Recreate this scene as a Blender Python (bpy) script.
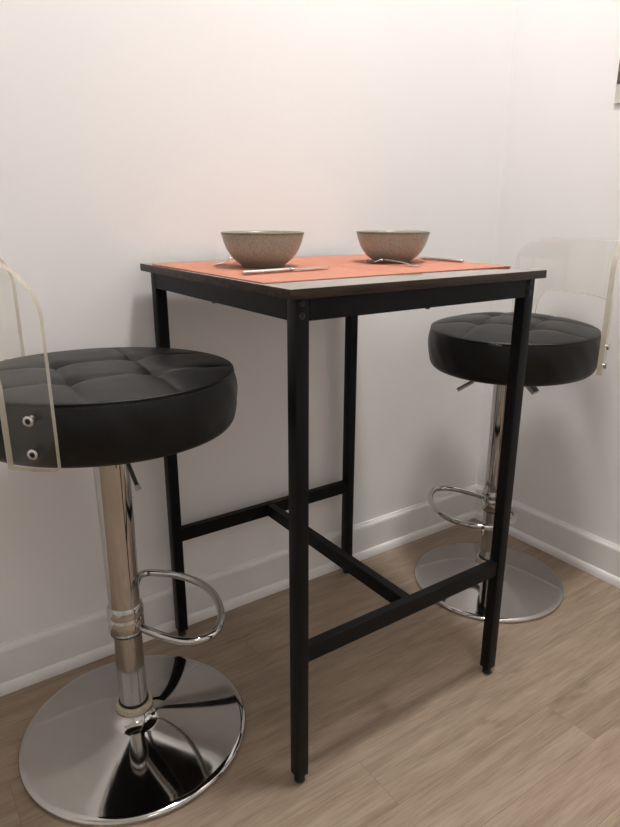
import bpy, bmesh, math, random
from mathutils import Vector, Matrix

for o in list(bpy.data.objects):
    bpy.data.objects.remove(o, do_unlink=True)
scene = bpy.context.scene
COL = scene.collection
random.seed(7)
PI = math.pi

# ------------------------------------------------------------ camera, world, exposure
cam_d = bpy.data.cameras.new('camera')
cam = bpy.data.objects.new('camera', cam_d)
COL.objects.link(cam)
R_ = Vector((0.82085242, -0.57113623, 0.00216996))
U_ = Vector((0.16879873, 0.24622822, 0.95439963))
F_ = Vector((0.54562651, 0.78305496, -0.2985241))
M_ = Matrix((R_, U_, -F_)).transposed().to_4x4()
M_.translation = Vector((-1.61313521, -1.32664525, 1.00306382))
cam.matrix_world = M_
cam_d.sensor_fit = 'HORIZONTAL'
cam_d.sensor_width = 36.0
cam_d.lens = 36.0 * 646.0 / 620.0
cam_d.clip_start = 0.02
scene.camera = cam

world = bpy.data.worlds.new('world')
scene.world = world
world.use_nodes = True
world.node_tree.nodes['Background'].inputs[0].default_value = (0.9, 0.85, 0.8, 1)
world.node_tree.nodes['Background'].inputs[1].default_value = 0.02

scene.view_settings.view_transform = 'Standard'
scene.view_settings.look = 'None'
scene.view_settings.gamma = 1
scene.view_settings.use_curve_mapping = False
scene.view_settings.exposure = 0.0

LAMP_COL = (1.0, 0.985, 0.965, 1)
# round ceiling lamp, then an unseen lamp added as frontal fill: (position, radius, emission)
LAMPS = [((-0.74, -0.72, 3.05), 0.16, 176.0), ((-1.7, -2.9, 3.05), 0.30, 8.0)]

# ------------------------------------------------------------ materials
def new_mat(name):
    m = bpy.data.materials.new(name)
    m.use_nodes = True
    nt = m.node_tree
    b = nt.nodes['Principled BSDF']
    return m, nt, b

def N(nt, typ, **kw):
    n = nt.nodes.new(typ)
    for k, v in kw.items():
        setattr(n, k, v)
    return n

def ramp(nt, fac, stops):
    r = N(nt, 'ShaderNodeValToRGB')
    els = r.color_ramp.elements
    while len(els) > 1:
        els.remove(els[-1])
    els[0].position, els[0].color = stops[0][0], (*stops[0][1], 1)
    for p, c in stops[1:]:
        e = els.new(p)
        e.color = (*c, 1)
    nt.links.new(fac, r.inputs[0])
    return r.outputs[0]

def coords(nt, scale=(1, 1, 1), kind='Object', rot=(0, 0, 0)):
    tc = N(nt, 'ShaderNodeTexCoord')
    mp = N(nt, 'ShaderNodeMapping')
    mp.inputs['Scale'].default_value = scale
    mp.inputs['Rotation'].default_value = rot
    nt.links.new(tc.outputs[kind], mp.inputs[0])
    return mp.outputs[0]

def noise(nt, vec, scale, detail=4, rough=0.5, dist=0.0):
    n = N(nt, 'ShaderNodeTexNoise')
    n.inputs['Scale'].default_value = scale
    n.inputs['Detail'].default_value = detail
    n.inputs['Roughness'].default_value = rough
    n.inputs['Distortion'].default_value = dist
    nt.links.new(vec, n.inputs['Vector'])
    return n.outputs[0]

def bump(nt, b, h, strength, dist=0.001):
    n = N(nt, 'ShaderNodeBump')
    n.inputs['Strength'].default_value = strength
    n.inputs['Distance'].default_value = dist
    nt.links.new(h, n.inputs['Height'])
    nt.links.new(n.outputs[0], b.inputs['Normal'])

def simple(name, col, rough=0.5, metal=0.0, spec=0.5, nscale=None, var=0.12, bumpy=0.0):
    m, nt, b = new_mat(name)
    b.inputs['Roughness'].default_value = rough
    b.inputs['Metallic'].default_value = metal
    b.inputs['Specular IOR Level'].default_value = spec
    if nscale:
        v = coords(nt)
        f = noise(nt, v, nscale)
        c = ramp(nt, f, [(0.3, tuple(x * (1 - var) for x in col)), (0.7, tuple(min(1, x * (1 + var)) for x in col))])
        nt.links.new(c, b.inputs['Base Color'])
        if bumpy:
            bump(nt, b, f, bumpy)
    else:
        b.inputs['Base Color'].default_value = (*col, 1)
    return m

MAT = {}
MAT['wall'] = simple('wall_paint', (0.85, 0.825, 0.815), 0.6, nscale=2.5, var=0.012)
def wall_bump():
    nt = MAT['wall'].node_tree
    b = nt.nodes['Principled BSDF']
    v = coords(nt)
    bump(nt, b, noise(nt, v, 90, 3), 0.12, 0.0015)
wall_bump()
MAT['room_wall'] = simple('room_wall_paint', (0.72, 0.71, 0.70), 0.7, nscale=3, var=0.03)
MAT['ceiling'] = simple('ceiling_paint', (0.78, 0.76, 0.73), 0.8, nscale=3, var=0.01)
MAT['trim'] = simple('trim_paint', (0.80, 0.78, 0.76), 0.35, nscale=14, var=0.035, bumpy=0.08)

def floor_mat():
    m, nt, b = new_mat('oak_planks')
    v = coords(nt)
    br = N(nt, 'ShaderNodeTexBrick')
    mp = N(nt, 'ShaderNodeMapping')
    mp.inputs['Location'].default_value = (1.004 - 0.15 * 3, 0.691, 0)
    nt.links.new(v, mp.inputs[0])
    nt.links.new(mp.outputs[0], br.inputs['Vector'])
    br.offset = 0.43
    br.inputs['Scale'].default_value = 1.0
    br.inputs['Brick Width'].default_value = 0.98
    br.inputs['Row Height'].default_value = 0.112
    br.inputs['Mortar Size'].default_value = 0.0006
    br.inputs['Mortar Smooth'].default_value = 0.3
    br.inputs['Bias'].default_value = 0.0
    br.inputs['Color1'].default_value = (0.0, 0.0, 0.0, 1)
    br.inputs['Color2'].default_value = (1, 1, 1, 1)
    br.inputs['Mortar'].default_value = (0.5, 0.5, 0.5, 1)
    # offset the grain per plank
    add = N(nt, 'ShaderNodeVectorMath', operation='ADD')
    sc = N(nt, 'ShaderNodeVectorMath', operation='SCALE')
    sc.inputs['Scale'].default_value = 3.0
    nt.links.new(br.outputs['Color'], sc.inputs[0])
    nt.links.new(v, add.inputs[0])
    nt.links.new(sc.outputs[0], add.inputs[1])
    st = N(nt, 'ShaderNodeMapping')
    st.inputs['Scale'].default_value = (1.0, 9.0, 1.0)
    nt.links.new(add.outputs[0], st.inputs[0])
    g1 = noise(nt, st.outputs[0], 4.0, 6, 0.6, 0.4)
    st2 = N(nt, 'ShaderNodeMapping')
    st2.inputs['Scale'].default_value = (3.0, 60.0, 1.0)
    nt.links.new(add.outputs[0], st2.inputs[0])
    g2 = noise(nt, st2.outputs[0], 5.0, 4, 0.6)
    st3 = N(nt, 'ShaderNodeMapping')
    st3.inputs['Scale'].default_value = (1.0, 2.2, 1.0)
    nt.links.new(add.outputs[0], st3.inputs[0])
    kn = noise(nt, st3.outputs[0], 7.0, 3, 0.5)
    c1 = ramp(nt, g1, [(0.25, (0.235, 0.170, 0.118)), (0.5, (0.325, 0.245, 0.178)), (0.75, (0.405, 0.318, 0.238))])
    c2 = ramp(nt, g2, [(0.3, (0.74, 0.72, 0.70)), (0.62, (1.04, 1.04, 1.04))])
    mx = N(nt, 'ShaderNodeMix', data_type='RGBA', blend_type='MULTIPLY')
    mx.inputs[0].default_value = 0.8
    nt.links.new(c1, mx.inputs[6]); nt.links.new(c2, mx.inputs[7])
    c3 = ramp(nt, kn, [(0.26, (0.72, 0.68, 0.64)), (0.36, (1, 1, 1))])
    mx3 = N(nt, 'ShaderNodeMix', data_type='RGBA', blend_type='MULTIPLY')
    mx3.inputs[0].default_value = 0.9
    nt.links.new(mx.outputs[2], mx3.inputs[6]); nt.links.new(c3, mx3.inputs[7])
    # plank to plank tone
    c4 = ramp(nt, br.outputs['Color'], [(0.0, (0.93, 0.93, 0.93)), (1.0, (1.04, 1.03, 1.02))])
    mx4 = N(nt, 'ShaderNodeMix', data_type='RGBA', blend_type='MULTIPLY')
    mx4.inputs[0].default_value = 1.0
    nt.links.new(mx3.outputs[2], mx4.inputs[6]); nt.links.new(c4, mx4.inputs[7])
    c5 = ramp(nt, br.outputs['Fac'], [(0.0, (1, 1, 1)), (1.0, (0.70, 0.66, 0.62))])
    mx5 = N(nt, 'ShaderNodeMix', data_type='RGBA', blend_type='MULTIPLY')
    mx5.inputs[0].default_value = 1.0
    nt.links.new(mx4.outputs[2], mx5.inputs[6]); nt.links.new(c5, mx5.inputs[7])
    nt.links.new(mx5.outputs[2], b.inputs['Base Color'])
    b.inputs['Roughness'].default_value = 0.5
    b.inputs['Specular IOR Level'].default_value = 0.35
    bump(nt, b, g2, 0.08, 0.001)
    return m
MAT['floor'] = floor_mat()

def chrome(name, col, rough):
    m, nt, b = new_mat(name)
    b.inputs['Metallic'].default_value = 1.0
    v = coords(nt)
    f = noise(nt, v, 40, 4)
    c = ramp(nt, f, [(0.3, tuple(x * 0.96 for x in col)), (0.7, col)])
    nt.links.new(c, b.inputs['Base Color'])
    r = ramp(nt, f, [(0.3, (rough, rough, rough)), (0.8, (rough * 1.6,) * 3)])
    nt.links.new(r, b.inputs['Roughness'])
    return m
MAT['chrome'] = chrome('chrome', (0.50, 0.49, 0.475), 0.06)
MAT['chrome_base'] = chrome('chrome_base', (0.53, 0.515, 0.495), 0.05)
MAT['steel'] = chrome('polished_steel', (0.62, 0.605, 0.58), 0.18)
MAT['plastic_ring'] = simple('yellowed_plastic', (0.52, 0.46, 0.36), 0.4, nscale=60, var=0.1)
MAT['black_rubber'] = simple('black_rubber', (0.012, 0.012, 0.012), 0.6)
MAT['black_metal'] = simple('black_powder_coat', (0.0042, 0.0045, 0.0052), 0.42, spec=0.16, nscale=300, var=0.08, bumpy=0.03)
MAT['bolt'] = simple('black_bolt', (0.010, 0.010, 0.010), 0.3)
MAT['grip'] = simple('grey_grip', (0.42, 0.41, 0.40), 0.35, metal=0.7)

def leather(name):
    m, nt, b = new_mat(name)
    v = coords(nt)
    vo = N(nt, 'ShaderNodeTexVoronoi')
    vo.inputs['Scale'].default_value = 420
    nt.links.new(v, vo.inputs['Vector'])
    f = noise(nt, v, 18, 3)
    c = ramp(nt, f, [(0.3, (0.0020, 0.0020, 0.0022)), (0.7, (0.0030, 0.0030, 0.0033))])
    nt.links.new(c, b.inputs['Base Color'])
    r = ramp(nt, f, [(0.3, (0.36,) * 3), (0.7, (0.44,) * 3)])
    nt.links.new(r, b.inputs['Roughness'])
    b.inputs['Specular IOR Level'].default_value = 0.30
    bump(nt, b, vo.outputs['Distance'], 0.13, 0.0008)
    return m
MAT['leather'] = leather('black_leather')
MAT['scuff'] = simple('scuffed_leather', (0.22, 0.21, 0.21), 0.6)
MAT['stitch'] = simple('black_thread', (0.03, 0.03, 0.03), 0.7)

def acrylic():
    m = bpy.data.materials.new('clear_acrylic')
    m.use_nodes = True
    nt = m.node_tree
    nt.nodes.clear()
    out = N(nt, 'ShaderNodeOutputMaterial')
    tr = N(nt, 'ShaderNodeBsdfTransparent')
    tr.inputs[0].default_value = (0.992, 0.989, 0.978, 1)
    gl = N(nt, 'ShaderNodeBsdfGlossy')
    gl.inputs['Roughness'].default_value = 0.03
    gl.inputs[0].default_value = (1, 1, 1, 1)
    lw = N(nt, 'ShaderNodeLayerWeight')
    lw.inputs[0].default_value = 0.5
    pw = N(nt, 'ShaderNodeMath', operation='POWER')
    nt.links.new(lw.outputs['Facing'], pw.inputs[0])
    pw.inputs[1].default_value = 5.0
    fr = N(nt, 'ShaderNodeMath', operation='MULTIPLY_ADD')
    nt.links.new(pw.outputs[0], fr.inputs[0])
    fr.inputs[1].default_value = 0.9
    fr.inputs[2].default_value = 0.035
    df = N(nt, 'ShaderNodeBsdfDiffuse')
    df.inputs[0].default_value = (0.6, 0.58, 0.54, 1)
    mx = N(nt, 'ShaderNodeMixShader')
    nt.links.new(fr.outputs[0], mx.inputs[0])
    nt.links.new(tr.outputs[0], mx.inputs[1])
    nt.links.new(gl.outputs[0], mx.inputs[2])
    # light dust and hairline scratches
    v = coords(nt)
    d = noise(nt, v, 120, 5, 0.7)
    dr = ramp(nt, d, [(0.5, (0.001,) * 3), (0.75, (0.009,) * 3)])
    mx2 = N(nt, 'ShaderNodeMixShader')
    nt.links.new(dr, mx2.inputs[0])
    nt.links.new(mx.outputs[0], mx2.inputs[1])
    nt.links.new(df.outputs[0], mx2.inputs[2])
    nt.links.new(mx2.outputs[0], out.inputs[0])
    return m
MAT['acrylic'] = acrylic()

def acrylic_edge():
    m = bpy.data.materials.new('acrylic_edge')
    m.use_nodes = True
    nt = m.node_tree
    nt.nodes.clear()
    out = N(nt, 'ShaderNodeOutputMaterial')
    tr = N(nt, 'ShaderNodeBsdfTransparent')
    tr.inputs[0].default_value = (0.9, 0.88, 0.83, 1)
    df = N(nt, 'ShaderNodeBsdfPrincipled')
    v = coords(nt)
    f = noise(nt, v, 30, 3)
    c = ramp(nt, f, [(0.3, (0.60, 0.545, 0.43)), (0.7, (0.72, 0.665, 0.545))])
    nt.links.new(c, df.inputs['Base Color'])
    df.inputs['Roughness'].default_value = 0.2
    tl = N(nt, 'ShaderNodeBsdfTranslucent')
    nt.links.new(c, tl.inputs[0])
    m1 = N(nt, 'ShaderNodeMixShader')
    m1.inputs[0].default_value = 0.45
    nt.links.new(df.outputs[0], m1.inputs[1]); nt.links.new(tl.outputs[0], m1.inputs[2])
    m2 = N(nt, 'ShaderNodeMixShader')
    m2.inputs[0].default_value = 0.72
    nt.links.new(tr.outputs[0], m2.inputs[1]); nt.links.new(m1.outputs[0], m2.inputs[2])
    nt.links.new(m2.outputs[0], out.inputs[0])
    return m
MAT['acrylic_edge'] = acrylic_edge()

def wood_dark(name, tone, top):
    m, nt, b = new_mat(name)
    v = coords(nt, (2.2, 26, 26))
    f = noise(nt, v, 4, 6, 0.65, 0.5)
    c = ramp(nt, f, [(0.25, tuple(0.4 * x for x in tone)), (0.5, tone), (0.75, tuple(2.0 * x for x in tone))])
    nt.links.new(c, b.inputs['Base Color'])
    b.inputs['Roughness'].default_value = 0.45
    b.inputs['Specular IOR Level'].default_value = 0.2
    if top:
        b.inputs['Specular IOR Level'].default_value = 0.5
        b.inputs['Roughness'].default_value = 0.2
        b.inputs['Coat Weight'].default_value = 1.0
        b.inputs['Coat Roughness'].default_value = 0.06
        b.inputs['Coat IOR'].default_value = 1.9
    bump(nt, b, f, 0.02, 0.001)
    return m
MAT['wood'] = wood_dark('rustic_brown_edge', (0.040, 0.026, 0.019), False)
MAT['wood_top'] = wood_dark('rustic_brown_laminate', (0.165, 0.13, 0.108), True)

def placemat_mat():
    m, nt, b = new_mat('woven_terracotta')
    tc = N(nt, 'ShaderNodeTexCoord')
    def wave(d, s):
        w = N(nt, 'ShaderNodeTexWave', bands_direction=d)
        w.inputs['Scale'].default_value = s
        w.inputs['Distortion'].default_value = 0.5
        nt.links.new(tc.outputs['Object'], w.inputs['Vector'])
        return w.outputs['Fac']
    a, bb = wave('X', 110), wave('Y', 110)
    mul = N(nt, 'ShaderNodeMath', operation='MULTIPLY')
    nt.links.new(a, mul.inputs[0]); nt.links.new(bb, mul.inputs[1])
    f = noise(nt, coords(nt, (30, 4, 1)), 4, 3)
    c = ramp(nt, f, [(0.3, (0.46, 0.19, 0.125)), (0.55, (0.51, 0.222, 0.15)), (0.75, (0.56, 0.275, 0.18))])
    c2 = ramp(nt, mul.outputs[0], [(0.0, (0.82, 0.8, 0.78)), (0.4, (1, 1, 1))])
    mx = N(nt, 'ShaderNodeMix', data_type='RGBA', blend_type='MULTIPLY')
    mx.inputs[0].default_value = 1
    nt.links.new(c, mx.inputs[6]); nt.links.new(c2, mx.inputs[7])
    nt.links.new(mx.outputs[2], b.inputs['Base Color'])
    b.inputs['Roughness'].default_value = 0.75
    b.inputs['Specular IOR Level'].default_value = 0.25
    bump(nt, b, mul.outputs[0], 0.3, 0.0006)
    return m
MAT['placemat'] = placemat_mat()

def stoneware(name, base, dark):
    m, nt, b = new_mat(name)
    v = coords(nt)
    f = noise(nt, v, 26, 5, 0.6)
    c = ramp(nt, f, [(0.3, tuple(x * 0.82 for x in base)), (0.7, base)])
    vo = N(nt, 'ShaderNodeTexVoronoi')
    vo.inputs['Scale'].default_value = 230
    nt.links.new(v, vo.inputs['Vector'])
    g = noise(nt, v, 45, 3)
    thr = N(nt, 'ShaderNodeMath', operation='MULTIPLY_ADD')
    nt.links.new(g, thr.inputs[0]); thr.inputs[1].default_value = -0.75
    nt.links.new(vo.outputs['Distance'], thr.inputs[2])
    sp = ramp(nt, thr.outputs[0], [(0.0, (1, 1, 1)), (0.10, (0, 0, 0))])
    mx = N(nt, 'ShaderNodeMix', data_type='RGBA')
    nt.links.new(sp, mx.inputs[0])
    nt.links.new(c, mx.inputs[6])
    mx.inputs[7].default_value = (*dark, 1)
    # thin band of bare glaze along the lip
    nt.links.new(mx.outputs[2], b.inputs['Base Color'])
    b.inputs['Roughness'].default_value = 0.3
    b.inputs['Specular IOR Level'].default_value = 0.5
    bump(nt, b, f, 0.06, 0.001)
    return m
MAT['stoneware'] = stoneware('speckled_stoneware', (0.37, 0.385, 0.33), (0.295, 0.28, 0.225))
MAT['glaze'] = stoneware('pale_glaze', (0.50, 0.46, 0.38), (0.3, 0.26, 0.19))
MAT['lip'] = simple('lip_glaze', (0.25, 0.225, 0.17), 0.3, nscale=80, var=0.15)
MAT['print_dark'] = None
def print_mat():
    m, nt, b = new_mat('dark_photo_print')
    v = coords(nt)
    f = noise(nt, v, 7, 4)
    c = ramp(nt, f, [(0.3, (0.012, 0.011, 0.011)), (0.55, (0.03, 0.026, 0.024)), (0.7, (0.16, 0.12, 0.09))])
    nt.links.new(c, b.inputs['Base Color'])
    b.inputs['Roughness'].default_value = 0.3
    return m
MAT['print_dark'] = print_mat()
MAT['print_border'] = simple('print_border', (0.60, 0.56, 0.51), 0.5, nscale=20, var=0.03)

def lamp_glow(emit):
    m = bpy.data.materials.new('lit_opal_glass')
    m.use_nodes = True
    nt = m.node_tree
    nt.nodes.clear()
    out = N(nt, 'ShaderNodeOutputMaterial')
    e = N(nt, 'ShaderNodeEmission')
    e.inputs[0].default_value = LAMP_COL
    e.inputs[1].default_value = emit
    nt.links.new(e.outputs[0], out.inputs[0])
    return m

# ------------------------------------------------------------ mesh helpers
def link_mesh(name, bm, mats, parent=None, loc=None, smooth=False):
    bmesh.ops.recalc_face_normals(bm, faces=bm.faces)
    me = bpy.data.meshes.new(name)
    bm.to_mesh(me)
    bm.free()
    if not isinstance(mats, (list, tuple)):
        mats = [mats]
    for m in mats:
        me.materials.append(m)
    if smooth:
        for p in me.polygons:
            p.use_smooth = True
    o = bpy.data.objects.new(name, me)
    COL.objects.link(o)
    if parent:
        o.parent = parent
    if loc:
        o.location = loc
    return o

def smooth_angle(o, ang=40):
    me = o.data
    for p in me.polygons:
        p.use_smooth = True
    bm = bmesh.new()
    bm.from_mesh(me)
    lim = math.radians(ang)
    for e in bm.edges:
        if len(e.link_faces) == 2:
            e.smooth = e.calc_face_angle(0) < lim
    bm.to_mesh(me)
    bm.free()
    return o

def box_bm(x0, x1, y0, y1, z0, z1, bev=0.0, seg=2, bm=None):
    own = bm is None
    t = bmesh.new()
    bmesh.ops.create_cube(t, size=1)
    bmesh.ops.transform(t, verts=t.verts, matrix=Matrix.Translation(((x0 + x1) / 2, (y0 + y1) / 2, (z0 + z1) / 2)) @ Matrix.Diagonal((x1 - x0, y1 - y0, z1 - z0, 1)))
    if bev:
        bmesh.ops.bevel(t, geom=t.edges[:], offset=bev, segments=seg, profile=0.5, affect='EDGES')
    if own:
        return t
    me = bpy.data.meshes.new('tmp'); t.to_mesh(me); t.free(); bm.from_mesh(me); bpy.data.meshes.remove(me)
    return bm

def merge(bm, t, mtx=None):
    if mtx is not None:
        bmesh.ops.transform(t, verts=t.verts, matrix=mtx)
    me = bpy.data.meshes.new('tmp'); t.to_mesh(me); t.free(); bm.from_mesh(me); bpy.data.meshes.remove(me)

def lathe_bm(profile, seg=64, matfn=None):
    """profile: list of (r, z); r == 0 closes with a pole."""
    bm = bmesh.new()
    rings = []
    for r, z in profile:
        if r < 1e-6:
            rings.append([bm.verts.new((0, 0, z))])
        else:
            rings.append([bm.verts.new((r * math.cos(2 * PI * i / seg), r * math.sin(2 * PI * i / seg), z)) for i in range(seg)])
    for k in range(len(rings) - 1):
        a, b = rings[k], rings[k + 1]
        for i in range(seg):
            j = (i + 1) % seg
            if len(a) == 1 and len(b) == 1:
                continue
            if len(a) == 1:
                f = bm.faces.new((a[0], b[i], b[j]))
            elif len(b) == 1:
                f = bm.faces.new((a[i], a[j], b[0]))
            else:
                f = bm.faces.new((a[i], a[j], b[j], b[i]))
            if matfn:
                f.material_index = matfn(k)
    return bm

def spline(pts, n=12, closed=False):
    P = [Vector(p) for p in pts]
    out = []
    m = len(P)
    rng = m if closed else m - 1
    for i in range(rng):
        if closed:
            p0, p1, p2, p3 = P[(i - 1) % m], P[i], P[(i + 1) % m], P[(i + 2) % m]
        else:
            p0, p1, p2, p3 = P[max(i - 1, 0)], P[i], P[i + 1], P[min(i + 2, m - 1)]
        for k in range(n):
            t = k / n
            out.append(0.5 * ((2 * p1) + (-p0 + p2) * t + (2 * p0 - 5 * p1 + 4 * p2 - p3) * t * t + (-p0 + 3 * p1 - 3 * p2 + p3) * t ** 3))
    if not closed:
        out.append(P[-1])
    return out

def tube_bm(pts, rad, seg=16, bm=None, closed=False, cap=True):
    """rad: number or function of parameter 0..1"""
    if bm is None:
        bm = bmesh.new()
    pts = [Vector(p) for p in pts]
    n = len(pts)
    rings = []
    up = Vector((0, 0, 1))
    prev = None
    for i in range(n):
        if closed:
            t = (pts[(i + 1) % n] - pts[i - 1]).normalized()
        else:
            t = (pts[min(i + 1, n - 1)] - pts[max(i - 1, 0)]).normalized()
        if prev is None:
            a = up if abs(t.z) < 0.9 else Vector((1, 0, 0))
            u = t.cross(a).normalized()
        else:
            u = (prev - t * prev.dot(t)).normalized()
        prev = u
        v = t.cross(u)
        r = rad(i / (n - 1)) if callable(rad) else rad
        rings.append([bm.verts.new(pts[i] + u * r * math.cos(2 * PI * k / seg) + v * r * math.sin(2 * PI * k / seg)) for k in range(seg)])
    rr = n if closed else n - 1
    for i in range(rr):
        a, b = rings[i], rings[(i + 1) % n]
        for k in range(seg):
            j = (k + 1) % seg
            bm.faces.new((a[k], a[j], b[j], b[k]))
    if cap and not closed:
        bm.faces.new(rings[0]); bm.faces.new(rings[-1])
    return bm

def tag(o, label, cat, group=None):
    o['label'] = label
    o['category'] = cat
    if group:
        o['group'] = group
    return o

def thing(name, label, cat, loc, group=None, rz=0.0):
    o = bpy.data.objects.new(name, None)
    o.empty_display_size = 0.05
    COL.objects.link(o)
    o.location = loc
    o.rotation_euler = (0, 0, rz)
    return tag(o, label, cat, group)

def struct(o):
    o['kind'] = 'structure'
    return o

# ------------------------------------------------------------ room shell
XW, YW = 0.022, 0.022
XL, YF, ZC = -3.2, -3.4, 3.1
struct(link_mesh('floor', box_bm(XL, XW, YF, YW, -0.05, 0), MAT['floor']))
struct(link_mesh('wall_back', box_bm(XL, XW + 0.1, YW, YW + 0.1, 0, ZC), MAT['wall']))
struct(link_mesh('wall_right', box_bm(XW, XW + 0.1, YF, YW, 0, ZC), MAT['wall']))
struct(link_mesh('wall_left', box_bm(XL - 0.1, XL, YF, YW, 0, ZC), MAT['room_wall']))
struct(link_mesh('wall_front', box_bm(XL, XW, YF - 0.1, YF, 0, ZC), MAT['room_wall']))
struct(link_mesh('ceiling', box_bm(XL - 0.1, XW + 0.1, YF - 0.1, YW + 0.1, ZC, ZC + 0.08), MAT['ceiling']))

def profile_run(name, prof, axis, a0, a1, mat):
    """prof: list of (depth from wall, z). axis 'x' runs along the back wall, 'y' along the right wall; ends mitred at the corner."""
    bm = bmesh.new()
    ends = []
    for a, corner in ((a0, False), (a1, True)):
        ring = []
        for d, z in prof:
            s = a - (d if corner else 0)
            ring.append(bm.verts.new((s, YW - d, z) if axis == 'x' else (XW - d, s, z)))
        ends.append(ring)
    n = len(prof)
    for i in range(n):
        j = (i + 1) % n
        bm.faces.new((ends[0][i], ends[0][j], ends[1][j], ends[1][i]))
    bm.faces.new(ends[0]); bm.faces.new(ends[1])
    return struct(link_mesh(name, bm, mat))
base_prof = [(0, 0), (0.012, 0), (0.012, 0.098), (0.0105, 0.1035), (0.006, 0.1085), (0.0045, 0.112), (0, 0.112)]
shoe_prof = [(0.012, 0)] + [(0.012 + 0.011 * math.cos(t * PI / 20), 0.024 * (math.sin(t * PI / 20) ** 0.9 if t else 0.0)) for t in range(0, 11)]
profile_run('baseboard_back', base_prof, 'x', XL, XW, MAT['trim'])
profile_run('baseboard_right', base_prof, 'y', YF, YW, MAT['trim'])
profile_run('trim_1', shoe_prof, 'x', XL, XW, MAT['trim'])
profile_run('trim_2', shoe_prof, 'y', YF, YW, MAT['trim'])

# ------------------------------------------------------------ ceiling lamp and added fill lamp
def ceiling_or_fill_lamp(label, pos, r, emit):
    lamp = thing('ceiling_or_fill_lamp', label, 'lamp', pos, 'round flush ceiling lamps')
    link_mesh('lamp_base', lathe_bm([(0, 0.049), (r * 1.1, 0.049), (r * 1.12, 0.045), (r * 1.12, 0.02), (r, 0.012), (0, 0.012)], 48), MAT['steel'], lamp)
    link_mesh('lamp_shade', lathe_bm([(r * 0.99, 0.0115), (r * 0.97, -0.012), (r * 0.85, -0.034), (r * 0.6, -0.05), (r * 0.3, -0.058), (0, -0.06)], 48), lamp_glow(emit), lamp, smooth=True)
ceiling_or_fill_lamp('small round opal ceiling lamp above the bar table', *LAMPS[0])
ceiling_or_fill_lamp('large round opal fill lamp, added out of view farther out in the room', *LAMPS[1])  # added only to brighten walls and fronts, no known fixture there

# ------------------------------------------------------------ bar table
TXL, TXR, TYB, TYF, H = -1.1201, -0.5475, -0.0018, -0.5701, 0.9
TT, LW, IX, IY = 0.0150, 0.0238, 0.0169, 0.0115
table = thing('bar_table', 'tall square bar table with dark wood top and black metal frame', 'table', ((TXL + TXR) / 2, (TYB + TYF) / 2, 0))
OX, OY = (TXL + TXR) / 2, (TYB + TYF) / 2
hx, hy = (TXR - TXL) / 2, (TYB - TYF) / 2
tt = smooth_angle(link_mesh('tabletop', box_bm(-hx, hx, -hy, hy, H - TT, H, 0.0010, 2), [MAT['wood'], MAT['wood_top']], table))
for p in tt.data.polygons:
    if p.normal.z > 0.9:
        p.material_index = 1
lx0, lx1 = -hx + IX, hx - IX - LW
ly0, ly1 = -hy + IY, hy - IY - LW
for lx in (lx0, lx1):
    for ly in (ly0, ly1):
        leg = smooth_angle(link_mesh('leg', box_bm(lx, lx + LW, ly, ly + LW, 0.017, H - TT, 0.0012, 2), MAT['black_metal'], table))
        foot = lathe_bm([(0, 0), (0.0085, 0), (0.0098, 0.002), (0.0098, 0.008), (0.006, 0.010), (0.006, 0.019), (0, 0.019)], 24)
        bmesh.ops.translate(foot, verts=foot.verts, vec=(lx + LW / 2, ly + LW / 2, 0))
        smooth_angle(link_mesh('foot', foot, MAT['black_rubber'], leg))
        # two button-head bolts on the outward long face
        s = -1 if ly == ly0 else 1
        fy = ly if s < 0 else ly + LW
        for z in (0.8780, 0.8595):
            b = lathe_bm([(0, 0.0035), (0.002, 0.0034), (0.0022, 0.0026), (0.0040, 0.0030), (0.0052, 0.0016), (0.0056, -0.001), (0, -0.001)], 20)
            bmesh.ops.transform(b, verts=b.verts, matrix=Matrix.Translation((lx + LW * 0.42, fy, z)) @ Matrix.Rotation(-s * PI / 2, 4, 'X'))
            smooth_angle(link_mesh('bolt', b, MAT['bolt'], leg))
AZ = 0.851
ap = [(lx0 + LW, lx1, ly0 + 0.0004, ly0 + 0.0154), (lx0 + LW, lx1, ly1 + LW - 0.0154, ly1 + LW - 0.0004),
      (lx0 + 0.0004, lx0 + 0.0154, ly0 + LW, ly1), (lx1 + LW - 0.0154, lx1 + LW - 0.0004, ly0 + LW, ly1)]
for k, (a, b_, c, d) in enumerate(ap):
    rail = smooth_angle(link_mesh('apron', box_bm(a, b_, c, d, AZ, H - TT, 0.0008, 1), MAT['black_metal'], table))
    pm = lathe_bm([(0, -0.003), (0.0035, -0.003), (0.0045, -0.001), (0.0045, 0.001), (0, 0.001)], 16)
    bmesh.ops.translate(pm, verts=pm.verts, vec=((a + b_) / 2, (c + d) / 2, AZ))
    smooth_angle(link_mesh('bolt', pm, MAT['bolt'], rail))
RZ, RH, RD = 0.2905, 0.0328, 0.0180
RO = (LW - RD) / 2
for ly in (ly0, ly1):
    smooth_angle(link_mesh('rail', box_bm(lx0 + LW, lx1, ly + RO, ly + RO + RD, RZ - RH, RZ, 0.001, 1), MAT['black_metal'], table))
smooth_angle(link_mesh('stretcher', box_bm(-0.010, 0.010, ly0 + RO + RD, ly1 + RO, RZ - RH + 0.001, RZ - 0.001, 0.001, 1), MAT['black_metal'], table))

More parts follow.
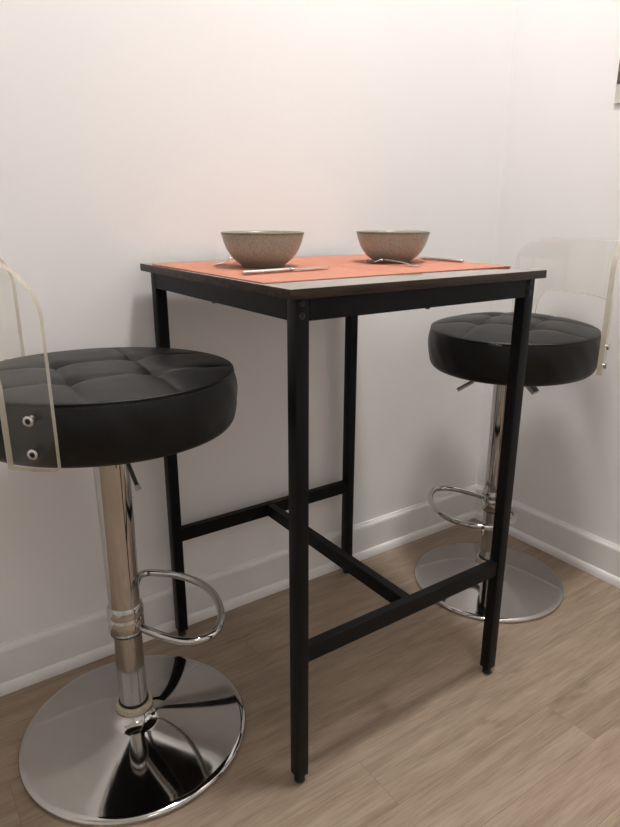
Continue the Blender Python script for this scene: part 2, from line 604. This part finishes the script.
# ------------------------------------------------------------ bar stools
def seat_bm(R, T, crown, a_t, rot):
    """pouf: rounded underside, upright side, seam, tufted top. z = 0 at the underside."""
    NS = 400
    prof = [(0.0, 0.004), (R * 0.5, 0.002), (R * 0.86, 0.0)]
    for t in range(1, 9):
        a = t / 8 * PI / 2
        prof.append((R * 0.90 + R * 0.082 * math.sin(a), 0.024 * (1 - math.cos(a))))
    prof += [(R * 0.992, 0.036), (R * 0.998, 0.05), (R, 0.062), (R * 0.996, 0.075), (R * 0.986, 0.086), (R * 0.974, T - 0.005), (R * 0.968, T)]
    bm = bmesh.new()
    rings = []
    for i, (r, z) in enumerate(prof):
        if r == 0:
            rings.append([bm.verts.new((0, 0, z))])
            continue
        ring = []
        for k in range(NS):
            th = 2 * PI * k / NS
            w = 0
            if 0.02 < z < T - 0.006:      # soft hand-pulled wrinkles on the side
                w = 0.0010 * math.sin(7 * th + z * 60) * math.sin(3 * th + 1.3) + 0.0006 * math.sin(23 * th + 90 * z)
            ring.append(bm.verts.new(((r + w) * math.cos(th), (r + w) * math.sin(th), z)))
        rings.append(ring)
    rs = R * 0.968
    NR = 90
    ca, sa = math.cos(rot), math.sin(rot)
    def top_z(x, y, r):
        q = r / rs
        edge = math.sqrt(max(0.0, 1 - q ** 5))
        u, v = x * ca + y * sa, -x * sa + y * ca
        du, dv = min(abs(u - a_t), abs(u + a_t)), min(abs(v - a_t), abs(v + a_t))
        puff = (1 - math.exp(-du / 0.009)) * (1 - math.exp(-dv / 0.009))
        dd = math.hypot(abs(u) - a_t, abs(v) - a_t)
        dimple = 0.0075 * math.exp(-(dd / 0.022) ** 2)
        fade = 1 - 0.5 * max(0, (q - 0.75) / 0.25)
        return T + crown * edge * (0.35 + 0.65 * (1 - q * q)) * 0.62 + edge * (0.0052 * puff - dimple) * fade - 0.0016 * edge * max(math.exp(-(du / 0.003) ** 2), math.exp(-(dv / 0.003) ** 2))
    for i in range(1, NR):
        r = rs * (1 - i / NR)
        rings.append([bm.verts.new((r * math.cos(2 * PI * k / NS), r * math.sin(2 * PI * k / NS), top_z(r * math.cos(2 * PI * k / NS), r * math.sin(2 * PI * k / NS), r))) for k in range(NS)])
    rings.append([bm.verts.new((0, 0, top_z(0, 0, 0)))])
    for k in range(len(rings) - 1):
        a, b = rings[k], rings[k + 1]
        for i in range(NS):
            j = (i + 1) % NS
            if len(a) == 1:
                bm.faces.new((a[0], b[i], b[j]))
            elif len(b) == 1:
                bm.faces.new((a[i], a[j], b[0]))
            else:
                bm.faces.new((a[i], a[j], b[j], b[i]))
    return bm

def backrest_bm(Ri, th, phi0, phi1, ztab, zcut, ztop, tabw, cr_a, cr_z):
    """curved clear sheet phi0..phi1 round the seat, a tab at either end going down the seat side."""
    cols = []
    n = 150
    span = phi1 - phi0
    ext = [phi0 + tabw + s for s in (-1e-4, 1e-4)] + [phi1 - tabw + s for s in (-1e-4, 1e-4)]
    cut_r = 0.16
    fine = [cr_a * (1 - math.cos(k / 16 * PI / 2)) for k in range(17)]
    fine2 = [cut_r * (1 - math.cos(k / 10 * PI / 2)) for k in range(1, 11)]
    angs = sorted(set([phi0 + k / n * span for k in range(n + 1)] + ext + [phi0 + f for f in fine] + [phi1 - f for f in fine]
                      + [phi0 + tabw + f for f in fine2] + [phi1 - tabw - f for f in fine2]))
    NV = 10
    for a in angs:
        d = min(a - phi0, phi1 - a)
        zh = ztop
        if d < cr_a:
            t = 1 - d / cr_a
            zh = ztop - cr_z * (1 - (1 - min(1, t) ** 2.2) ** (1 / 2.2))
        zl = ztab
        if d > tabw:
            e = d - tabw
            zl = zcut
            if e < cut_r:
                t = 1 - e / cut_r
                zl = zcut - 0.06 * (1 - math.sqrt(max(0, 1 - t * t)))
        elif d < 0.02:
            zl = ztab + 0.002 * (1 - d / 0.02)
        cols.append((a, zl, zh))
    bm = bmesh.new()
    IN, OUT = [], []
    for a, zl, zh in cols:
        IN.append([bm.verts.new((Ri * math.cos(a), Ri * math.sin(a), zl + (zh - zl) * k / NV)) for k in range(NV + 1)])
        OUT.append([bm.verts.new(((Ri + th) * math.cos(a), (Ri + th) * math.sin(a), zl + (zh - zl) * k / NV)) for k in range(NV + 1)])
    m = len(cols)
    for i in range(m - 1):
        for k in range(NV):
            bm.faces.new((IN[i][k], IN[i + 1][k], IN[i + 1][k + 1], IN[i][k + 1]))
            bm.faces.new((OUT[i][k], OUT[i][k + 1], OUT[i + 1][k + 1], OUT[i + 1][k]))
        for k in (0, NV):
            f = bm.faces.new((IN[i][k], IN[i + 1][k], OUT[i + 1][k], OUT[i][k])); f.material_index = 1
    for i in (0, m - 1):
        for k in range(NV):
            f = bm.faces.new((IN[i][k], IN[i][k + 1], OUT[i][k + 1], OUT[i][k])); f.material_index = 1
    return bm

def stool(label, loc, s, seat_z, tuft_rot, back, ring_pts, ring_z, bar_z, lever_dir, lever_len, lever_drop, extra_bracket=None, scuff=None):
    t = thing('bar_stool', label, 'stool', loc, 'black swivel bar stools with clear backrests')
    # --- base: trumpet disc
    rb = 0.2205 * s
    prof = [(0, 0.001), (rb * 0.985, 0.0), (rb, 0.003), (rb * 0.998, 0.0075), (rb * 0.985, 0.0105)]
    for k in range(1, 17):
        q = k / 16
        r = rb * 0.985 + (0.062 - rb * 0.985) * q
        prof.append((r, 0.0105 + 0.0295 * q ** 1.15))
    for k in range(1, 13):
        q = k / 12
        r = 0.062 - 0.030 * math.sin(q * PI / 2)
        prof.append((r, 0.040 + 0.0235 * (0.35 * q + 0.65 * (1 - math.cos(q * PI / 2)))))
    prof += [(0.0, 0.0635)]
    base = smooth_angle(link_mesh('base', lathe_bm(prof, 128), MAT['chrome_base'], t), 50)
    # --- plastic ring with ribs where the pole enters
    ring = lathe_bm([(0.028, 0.062), (0.0335, 0.062), (0.0345, 0.0655), (0.0345, 0.0725), (0.033, 0.0755), (0.028, 0.0755)], 64)
    for k in range(26):
        a = 2 * PI * k / 26
        merge(ring, box_bm(-0.0012, 0.0012, -0.0012, 0.0012, 0.0645, 0.074), Matrix.Translation((0.0345 * math.cos(a), 0.0345 * math.sin(a), 0)) @ Matrix.Rotation(a, 4, 'Z'))
    link_mesh('collar_ring', ring, MAT['plastic_ring'], base)
    # --- pole
    gl = ring_z - 0.037
    pole = smooth_angle(link_mesh('pole', lathe_bm([(0, 0.063), (0.0268, 0.063), (0.0268, gl + 0.01), (0.0290, gl + 0.01), (0.0312, seat_z - 0.012), (0, seat_z - 0.012)], 64), MAT['chrome'], t))
    smooth_angle(link_mesh('pole_gasket', lathe_bm([(0.0265, 0.0753), (0.0288, 0.0753), (0.0288, 0.079), (0.0265, 0.079)], 48), MAT['black_rubber'], pole))
    # --- footrest: collar + bent tube
    fr = smooth_angle(link_mesh('footrest_collar', lathe_bm([(0.0278, gl), (0.0325, gl), (0.0335, gl + 0.002), (0.0335, gl + 0.030), (0.0318, gl + 0.0325), (0.0318, gl + 0.036),
                     (0.0338, gl + 0.038), (0.0338, gl + 0.046), (0.0322, gl + 0.049), (0.0322, gl + 0.053), (0.0295, gl + 0.057), (0.0278, gl + 0.057)], 64), MAT['chrome'], t))
    smooth_angle(link_mesh('collar_gasket', lathe_bm([(0.0266, gl - 0.004), (0.0315, gl - 0.004), (0.0315, gl + 0.0005), (0.0266, gl + 0.0005)], 48), MAT['black_rubber'], fr))
    pts = spline([(x, y, bar_z) for x, y in ring_pts], 10)
    link_mesh('footrest_bar', tube_bm(pts, 0.0078, 16), MAT['chrome'], fr, smooth=True)
    # --- mechanism box under the seat, lever
    mech = smooth_angle(link_mesh('seat_plate', box_bm(-0.085, 0.085, -0.085, 0.085, seat_z - 0.014, seat_z + 0.003, 0.003, 2), MAT['black_metal'], t))
    d = Vector((math.cos(lever_dir), math.sin(lever_dir), 0))
    p0 = d * 0.03 + Vector((0, 0, seat_z - 0.008))
    p1 = d * lever_len + Vector((0, 0, seat_z - lever_drop))
    lev = link_mesh('lever', tube_bm([p0, p0.lerp(p1, 0.5), p1], 0.0036, 12), MAT['bolt'] if extra_bracket is None else MAT['steel'], t, smooth=True)
    g0 = p0.lerp(p1, 0.93 if extra_bracket is None else 0.62)
    smooth_angle(link_mesh('lever_grip', tube_bm([g0, g0.lerp(p1, 0.5), p1 + (p1 - g0) * 0.05], 0.0052, 14), MAT['grip'], lev))
    if extra_bracket:
        ang, ln, dr = extra_bracket
        e = Vector((math.cos(ang), math.sin(ang), 0))
        q0 = e * 0.034 + Vector((0, 0, seat_z - 0.012)); q1 = e * ln + Vector((0, 0, seat_z - dr))
        bb = box_bm(-0.5, 0.5, -0.012, 0.012, -0.005, 0.005)
        v = q1 - q0
        mt = Matrix.Translation((q0 + q1) / 2) @ v.to_track_quat('X', 'Z').to_matrix().to_4x4() @ Matrix.Diagonal((v.length, 1, 1, 1))
        bmesh.ops.transform(bb, verts=bb.verts, matrix=mt)
        link_mesh('lever_paddle', bb, MAT['grip'], t)
    # --- seat
    T = back['T']
    R = back['R']
    seat = link_mesh('seat', seat_bm(R, T, back['crown'], 0.068 * s, tuft_rot), MAT['leather'], t, (*back['off'], seat_z), smooth=True)
    tx, ty, ta = back['tilt']
    seat.rotation_mode = 'AXIS_ANGLE'
    seat.rotation_axis_angle = (math.radians(ta), tx, ty, 0)
    pipe = [(R * 0.970 * math.cos(2 * PI * k / 180), R * 0.970 * math.sin(2 * PI * k / 180), T - 0.0006) for k in range(180)]
    link_mesh('piping', tube_bm(pipe, 0.0016, 8, closed=True), MAT['leather'], seat, smooth=True)
    st = bmesh.new()
    for k in range(230):
        a = 2 * PI * k / 230
        r_, z_ = R * 0.979, T - 0.0056
        merge(st, box_bm(-0.0004, 0.0004, -0.0019, 0.0019, -0.0004, 0.0004), Matrix.Translation((r_ * math.cos(a), r_ * math.sin(a), z_)) @ Matrix.Rotation(a, 4, 'Z'))
    link_mesh('stitching', st, MAT['stitch'], seat)
    # --- clear backrest
    Ri = R + 0.0012
    cl = back['tabw']
    br = smooth_angle(link_mesh('backrest', backrest_bm(Ri, 0.0115, back['phi0'], back['phi1'], back['ztab'], back['zcut'], back['ztop'], cl, back['cr_a'], back['cr_z']),
                      [MAT['acrylic'], MAT['acrylic_edge']], t, (*back['off'], 0)), 30)
    for a in (back['phi0'] + cl * back['sf'], back['phi1'] - cl * back['sf']):
        for z in back['screws']:
            sc = lathe_bm([(0, -0.006), (0.0066, -0.006), (0.0066, 0.0005), (0.0072, 0.001), (0.0076, 0.0032), (0.0064, 0.0042), (0.0040, 0.0042), (0.0036, 0.0036), (0.0034, 0.0015), (0, 0.0015)], 28,
                          matfn=lambda k: 1 if k >= 7 else 0)
            ro = Ri + 0.0115
            bmesh.ops.transform(sc, verts=sc.verts, matrix=Matrix.Translation((ro * math.cos(a), ro * math.sin(a), z)) @ Matrix.Rotation(a, 4, 'Z') @ Matrix.Rotation(PI / 2, 4, 'Y'))
            smooth_angle(link_mesh('screw', sc, [MAT['steel'], MAT['bolt']], br))
    if scuff:
        bm = bmesh.new()
        rnd = random.Random(3)
        for k in range(26):
            a = scuff + rnd.uniform(-0.07, 0.07)
            r_, z_ = R * rnd.uniform(0.975, 0.985), T + rnd.uniform(-0.005, 0.0)
            merge(bm, box_bm(-0.0004, 0.0005, -rnd.uniform(0.0008, 0.003), rnd.uniform(0.0008, 0.003), -0.0004, 0.0004),
                  Matrix.Translation((r_ * math.cos(a), r_ * math.sin(a), z_)) @ Matrix.Rotation(a, 4, 'Z') @ Matrix.Rotation(rnd.uniform(-0.3, 0.3), 4, 'X'))
        link_mesh('scuff_mark', bm, MAT['scuff'], seat)
    return t

RAD = math.radians
stool('black tufted leather bar stool left of the table, nearer and larger, chrome base in front',
      (-1.295, -0.258, 0), 1.0, 0.649, RAD(-5),
      dict(T=0.097, tilt=(0.82, -0.57, -1.3), R=0.2250, crown=0.004, off=(0, 0), sf=0.42, phi0=RAD(110.0), phi1=RAD(360 - 123.6), tabw=RAD(18), ztab=0.661, zcut=0.83, ztop=0.956, cr_a=RAD(30), cr_z=0.09, screws=(0.7345, 0.687)),
      [(0.015, 0.026), (0.040, 0.070), (0.084, 0.150), (0.132, 0.125), (0.165, 0.078), (0.181, 0.025), (0.178, -0.030), (0.158, -0.085), (0.122, -0.124), (0.075, -0.118), (0.042, -0.078), (0.018, -0.028)],
      0.277, 0.251, RAD(-81), 0.092, 0.090)
stool('black tufted leather bar stool right of the table, in the corner by the right wall',
      (-0.273, -0.289, 0), 0.93, 0.626, RAD(22),
      dict(T=0.099, tilt=(0.25, -0.97, 1.5), R=0.2085, crown=0.030, off=(0.005, -0.003), sf=0.5, phi0=RAD(-73), phi1=RAD(40), tabw=RAD(17), ztab=0.634, zcut=0.80, ztop=0.938, cr_a=RAD(22), cr_z=0.07, screws=(0.698, 0.652)),
      [(0.006, 0.030), (0.004, 0.070), (-0.022, 0.135), (-0.058, 0.160), (-0.105, 0.138), (-0.148, 0.087), (-0.169, 0.014), (-0.156, -0.044), (-0.120, -0.088), (-0.072, -0.098), (-0.030, -0.090), (0.000, -0.066), (0.010, -0.030)],
      0.264, 0.240, RAD(150), 0.125, 0.060, extra_bracket=(RAD(-84), 0.086, 0.053), scuff=RAD(-152))

# ------------------------------------------------------------ things on the table
def placemat(label, cx, cy, w, d, rz):
    bm = box_bm(-w / 2, w / 2, -d / 2, d / 2, 0, 0.002, 0.0006, 1)
    o = link_mesh('placemat', bm, MAT['placemat'], None, (cx, cy, H))
    o.rotation_euler = (0, 0, rz)
    return tag(o, label, 'placemat', 'woven terracotta placemats')
placemat('terracotta woven placemat under the left speckled bowl', -0.9745, -0.270, 0.279, 0.436, 0.0)
placemat('terracotta woven placemat under the right speckled bowl', -0.6910, -0.270, 0.284, 0.436, 0.0)
MZ = H + 0.002

def bowl(label, x, y, s=1.0):
    t = thing('bowl', label, 'bowl', (x, y, MZ), 'speckled stoneware bowls')
    out = [(0.036, 0.0), (0.0395, 0.0008), (0.0405, 0.004), (0.0475, 0.0085), (0.0560, 0.0155), (0.0635, 0.0245), (0.0692, 0.0345), (0.0735, 0.0455), (0.0765, 0.0560), (0.0780, 0.0605)]
    lip = [(0.0785, 0.0632), (0.0778, 0.0644), (0.0765, 0.0640)]
    inn = [(0.0750, 0.0605), (0.0705, 0.0455), (0.0655, 0.0330), (0.0580, 0.0215), (0.0470, 0.0125), (0.0330, 0.0080), (0.0, 0.0065)]
    no, nl = len(out), len(lip)
    sc = lambda p: [(r * s, z * s) for r, z in p]
    body = sc([(0, 0.001), (0.034, 0.001)] + out + lip[:1])
    inner = sc(inn)
    smooth_angle(link_mesh('bowl_body', lathe_bm(body, 72), MAT['stoneware'], t), 60)
    smooth_angle(link_mesh('rim', lathe_bm(sc([out[-1]] + lip + [inn[0]]), 72), MAT['lip'], t), 60)
    smooth_angle(link_mesh('bowl_interior', lathe_bm(inner, 72), MAT['glaze'], t), 60)
    return t
bowl('speckled beige stoneware bowl on the left placemat, knife lying in front', -0.965, -0.239, 1.0)
bowl('speckled greenish beige stoneware bowl on the right placemat, spoon beside it', -0.678, -0.284, 0.968)

def strip_bm(st, seg=10):
    """st: list of (position Vector, half width, half thickness, side Vector) -> lens-section bar."""
    bm = bmesh.new()
    rings = []
    for p, w, h, side in st:
        up = Vector((0, 0, 1))
        rings.append([bm.verts.new(p + side * w * math.cos(2 * PI * k / seg) + up * h * math.sin(2 * PI * k / seg)) for k in range(seg)])
    for a, b in zip(rings, rings[1:]):
        for k in range(seg):
            j = (k + 1) % seg
            bm.faces.new((a[k], a[j], b[j], b[k]))
    bm.faces.new(rings[0]); bm.faces.new(rings[-1])
    return bm

def knife(label, p0, p1, group):
    d = Vector((p1[0] - p0[0], p1[1] - p0[1], 0)); L = d.length; rz = math.atan2(d.y, d.x)
    t = thing('table_knife', label, 'knife', (p0[0], p0[1], MZ), group, rz)
    S = Vector((0, 1, 0))
    hd = [(0, .003, .002), (.004, .0052, .0034), (.03, .0052, .0034), (.07, .0046, .0034), (.098, .0042, .0036), (.104, .0036, .0034)]
    link_mesh('handle', strip_bm([(Vector((x, 0, .0044)), w, h, S) for x, w, h in hd], 14), MAT['steel'], t, smooth=True)
    bl = [(.102, .0036, .0032), (.108, .0058, .0030), (.112, .0064, .0012), (.14, .0085, .0008), (L - .03, .0088, .0007), (L - .01, .0068, .0005), (L, .0012, .0004)]
    link_mesh('blade', strip_bm([(Vector((x, 0, .0044)), w, h, S) for x, w, h in bl], 10), MAT['steel'], t, smooth=True)
    return t

def spoon(label, p0, p1, group):
    d = Vector((p1[0] - p0[0], p1[1] - p0[1], 0)); L = d.length; rz = math.atan2(d.y, d.x)
    t = thing('spoon', label, 'spoon', (p0[0], p0[1], MZ), group, rz)
    bm = bmesh.new()
    # bowl of the spoon: shallow shell, then a stem that arches over and comes down to the end
    bl, bw = 0.042, 0.0135
    grid = []
    NU, NV = 14, 10
    for i in range(NU + 1):
        u = i / NU
        x = u * bl
        w = bw * (math.sin(PI * min(1, max(0, u))) ** 0.6) * (1.08 - 0.25 * u) + 0.0012
        row = []
        for j in range(NV + 1):
            v = -1 + 2 * j / NV
            z = 0.0012 + 0.0065 * (v * v * 0.75 + 0.25) * (0.35 + 0.65 * abs(2 * u - 0.9)) ** 1.0 + 0.004 * max(0, u - 0.75) / 0.25
            row.append(bm.verts.new((x, v * w, z)))
        grid.append(row)
    for i in range(NU):
        for j in range(NV):
            bm.faces.new((grid[i][j], grid[i + 1][j], grid[i + 1][j + 1], grid[i][j + 1]))
    ext = bmesh.ops.solidify(bm, geom=bm.faces[:], thickness=0.0010)
    link_mesh('spoon_bowl', bm, MAT['steel'], t, smooth=True)
    S = Vector((0, 1, 0))
    st = [(bl - .003, .0022, .0012, .0085), (bl + .012, .0024, .0014, .0100), (bl + .035, .0028, .0013, .0085), (L - .03, .0046, .0011, .0060), (L - .008, .0058, .0010, .0022), (L, .0030, .0008, .0014)]
    link_mesh('handle', strip_bm([(Vector((x, 0, z)), w, h, S) for x, w, h, z in st], 10), MAT['steel'], t, smooth=True)
    return t

def fork(label, p0, p1, group):
    """p0 = tine tips, p1 = handle end"""
    d = Vector((p1[0] - p0[0], p1[1] - p0[1], 0)); L = d.length; rz = math.atan2(d.y, d.x)
    t = thing('fork', label, 'fork', (p0[0], p0[1], MZ), group, rz)
    S = Vector((0, 1, 0))
    for k in range(4):
        y = (-1.5 + k) * 0.0058
        link_mesh('tine', strip_bm([(Vector((x, y * (0.92 + 0.08 * x / .045), z)), w, .0009, S) for x, w, z in ((0, .0006, .0085), (.012, .0013, .0045), (.030, .0016, .0030), (.046, .0019, .0050))], 8), MAT['steel'], t, smooth=True)
    st = [(.043, .0102, .0010, .0046), (.052, .0104, .0011, .0062), (.062, .0065, .0012, .0082), (.072, .0028, .0014, .0095), (.095, .0024, .0014, .0100), (L - .05, .0042, .0013, .0062), (L - .008, .0062, .0011, .0018), (L, .0030, .0009, .0012)]
    link_mesh('handle', strip_bm([(Vector((x, 0, z)), w, h, S) for x, w, h, z in st], 10), MAT['steel'], t, smooth=True)
    return t
cut = 'steel cutlery laid beside the bowls'
knife('steel table knife lying in front of the left bowl', (-1.085, -0.372), (-0.890, -0.350), cut)
fork('steel fork lying behind the left bowl, its handle poking out leftward', (-0.905, -0.095), (-1.032, -0.163), cut)
spoon('small steel spoon lying in front of the right bowl, end catching light', (-0.745, -0.283), (-0.724, -0.412), cut)
knife('steel table knife behind the right bowl, handle end toward the right stool', (-0.572, -0.385), (-0.590, -0.180), cut)

# ------------------------------------------------------------ print on the right wall
pr = thing('photo_print', 'dark photo print with pale border on the right wall, cut by the picture edge', 'picture', (XW, -0.467, 1.260))
smooth_angle(link_mesh('print_border', box_bm(-0.006, 0.0, -0.17, 0.158, 0, 0.42, 0.001, 1), MAT['print_border'], pr))
link_mesh('print_image', box_bm(-0.0075, -0.005, -0.160, 0.1565, 0.045, 0.41), MAT['print_dark'], pr)
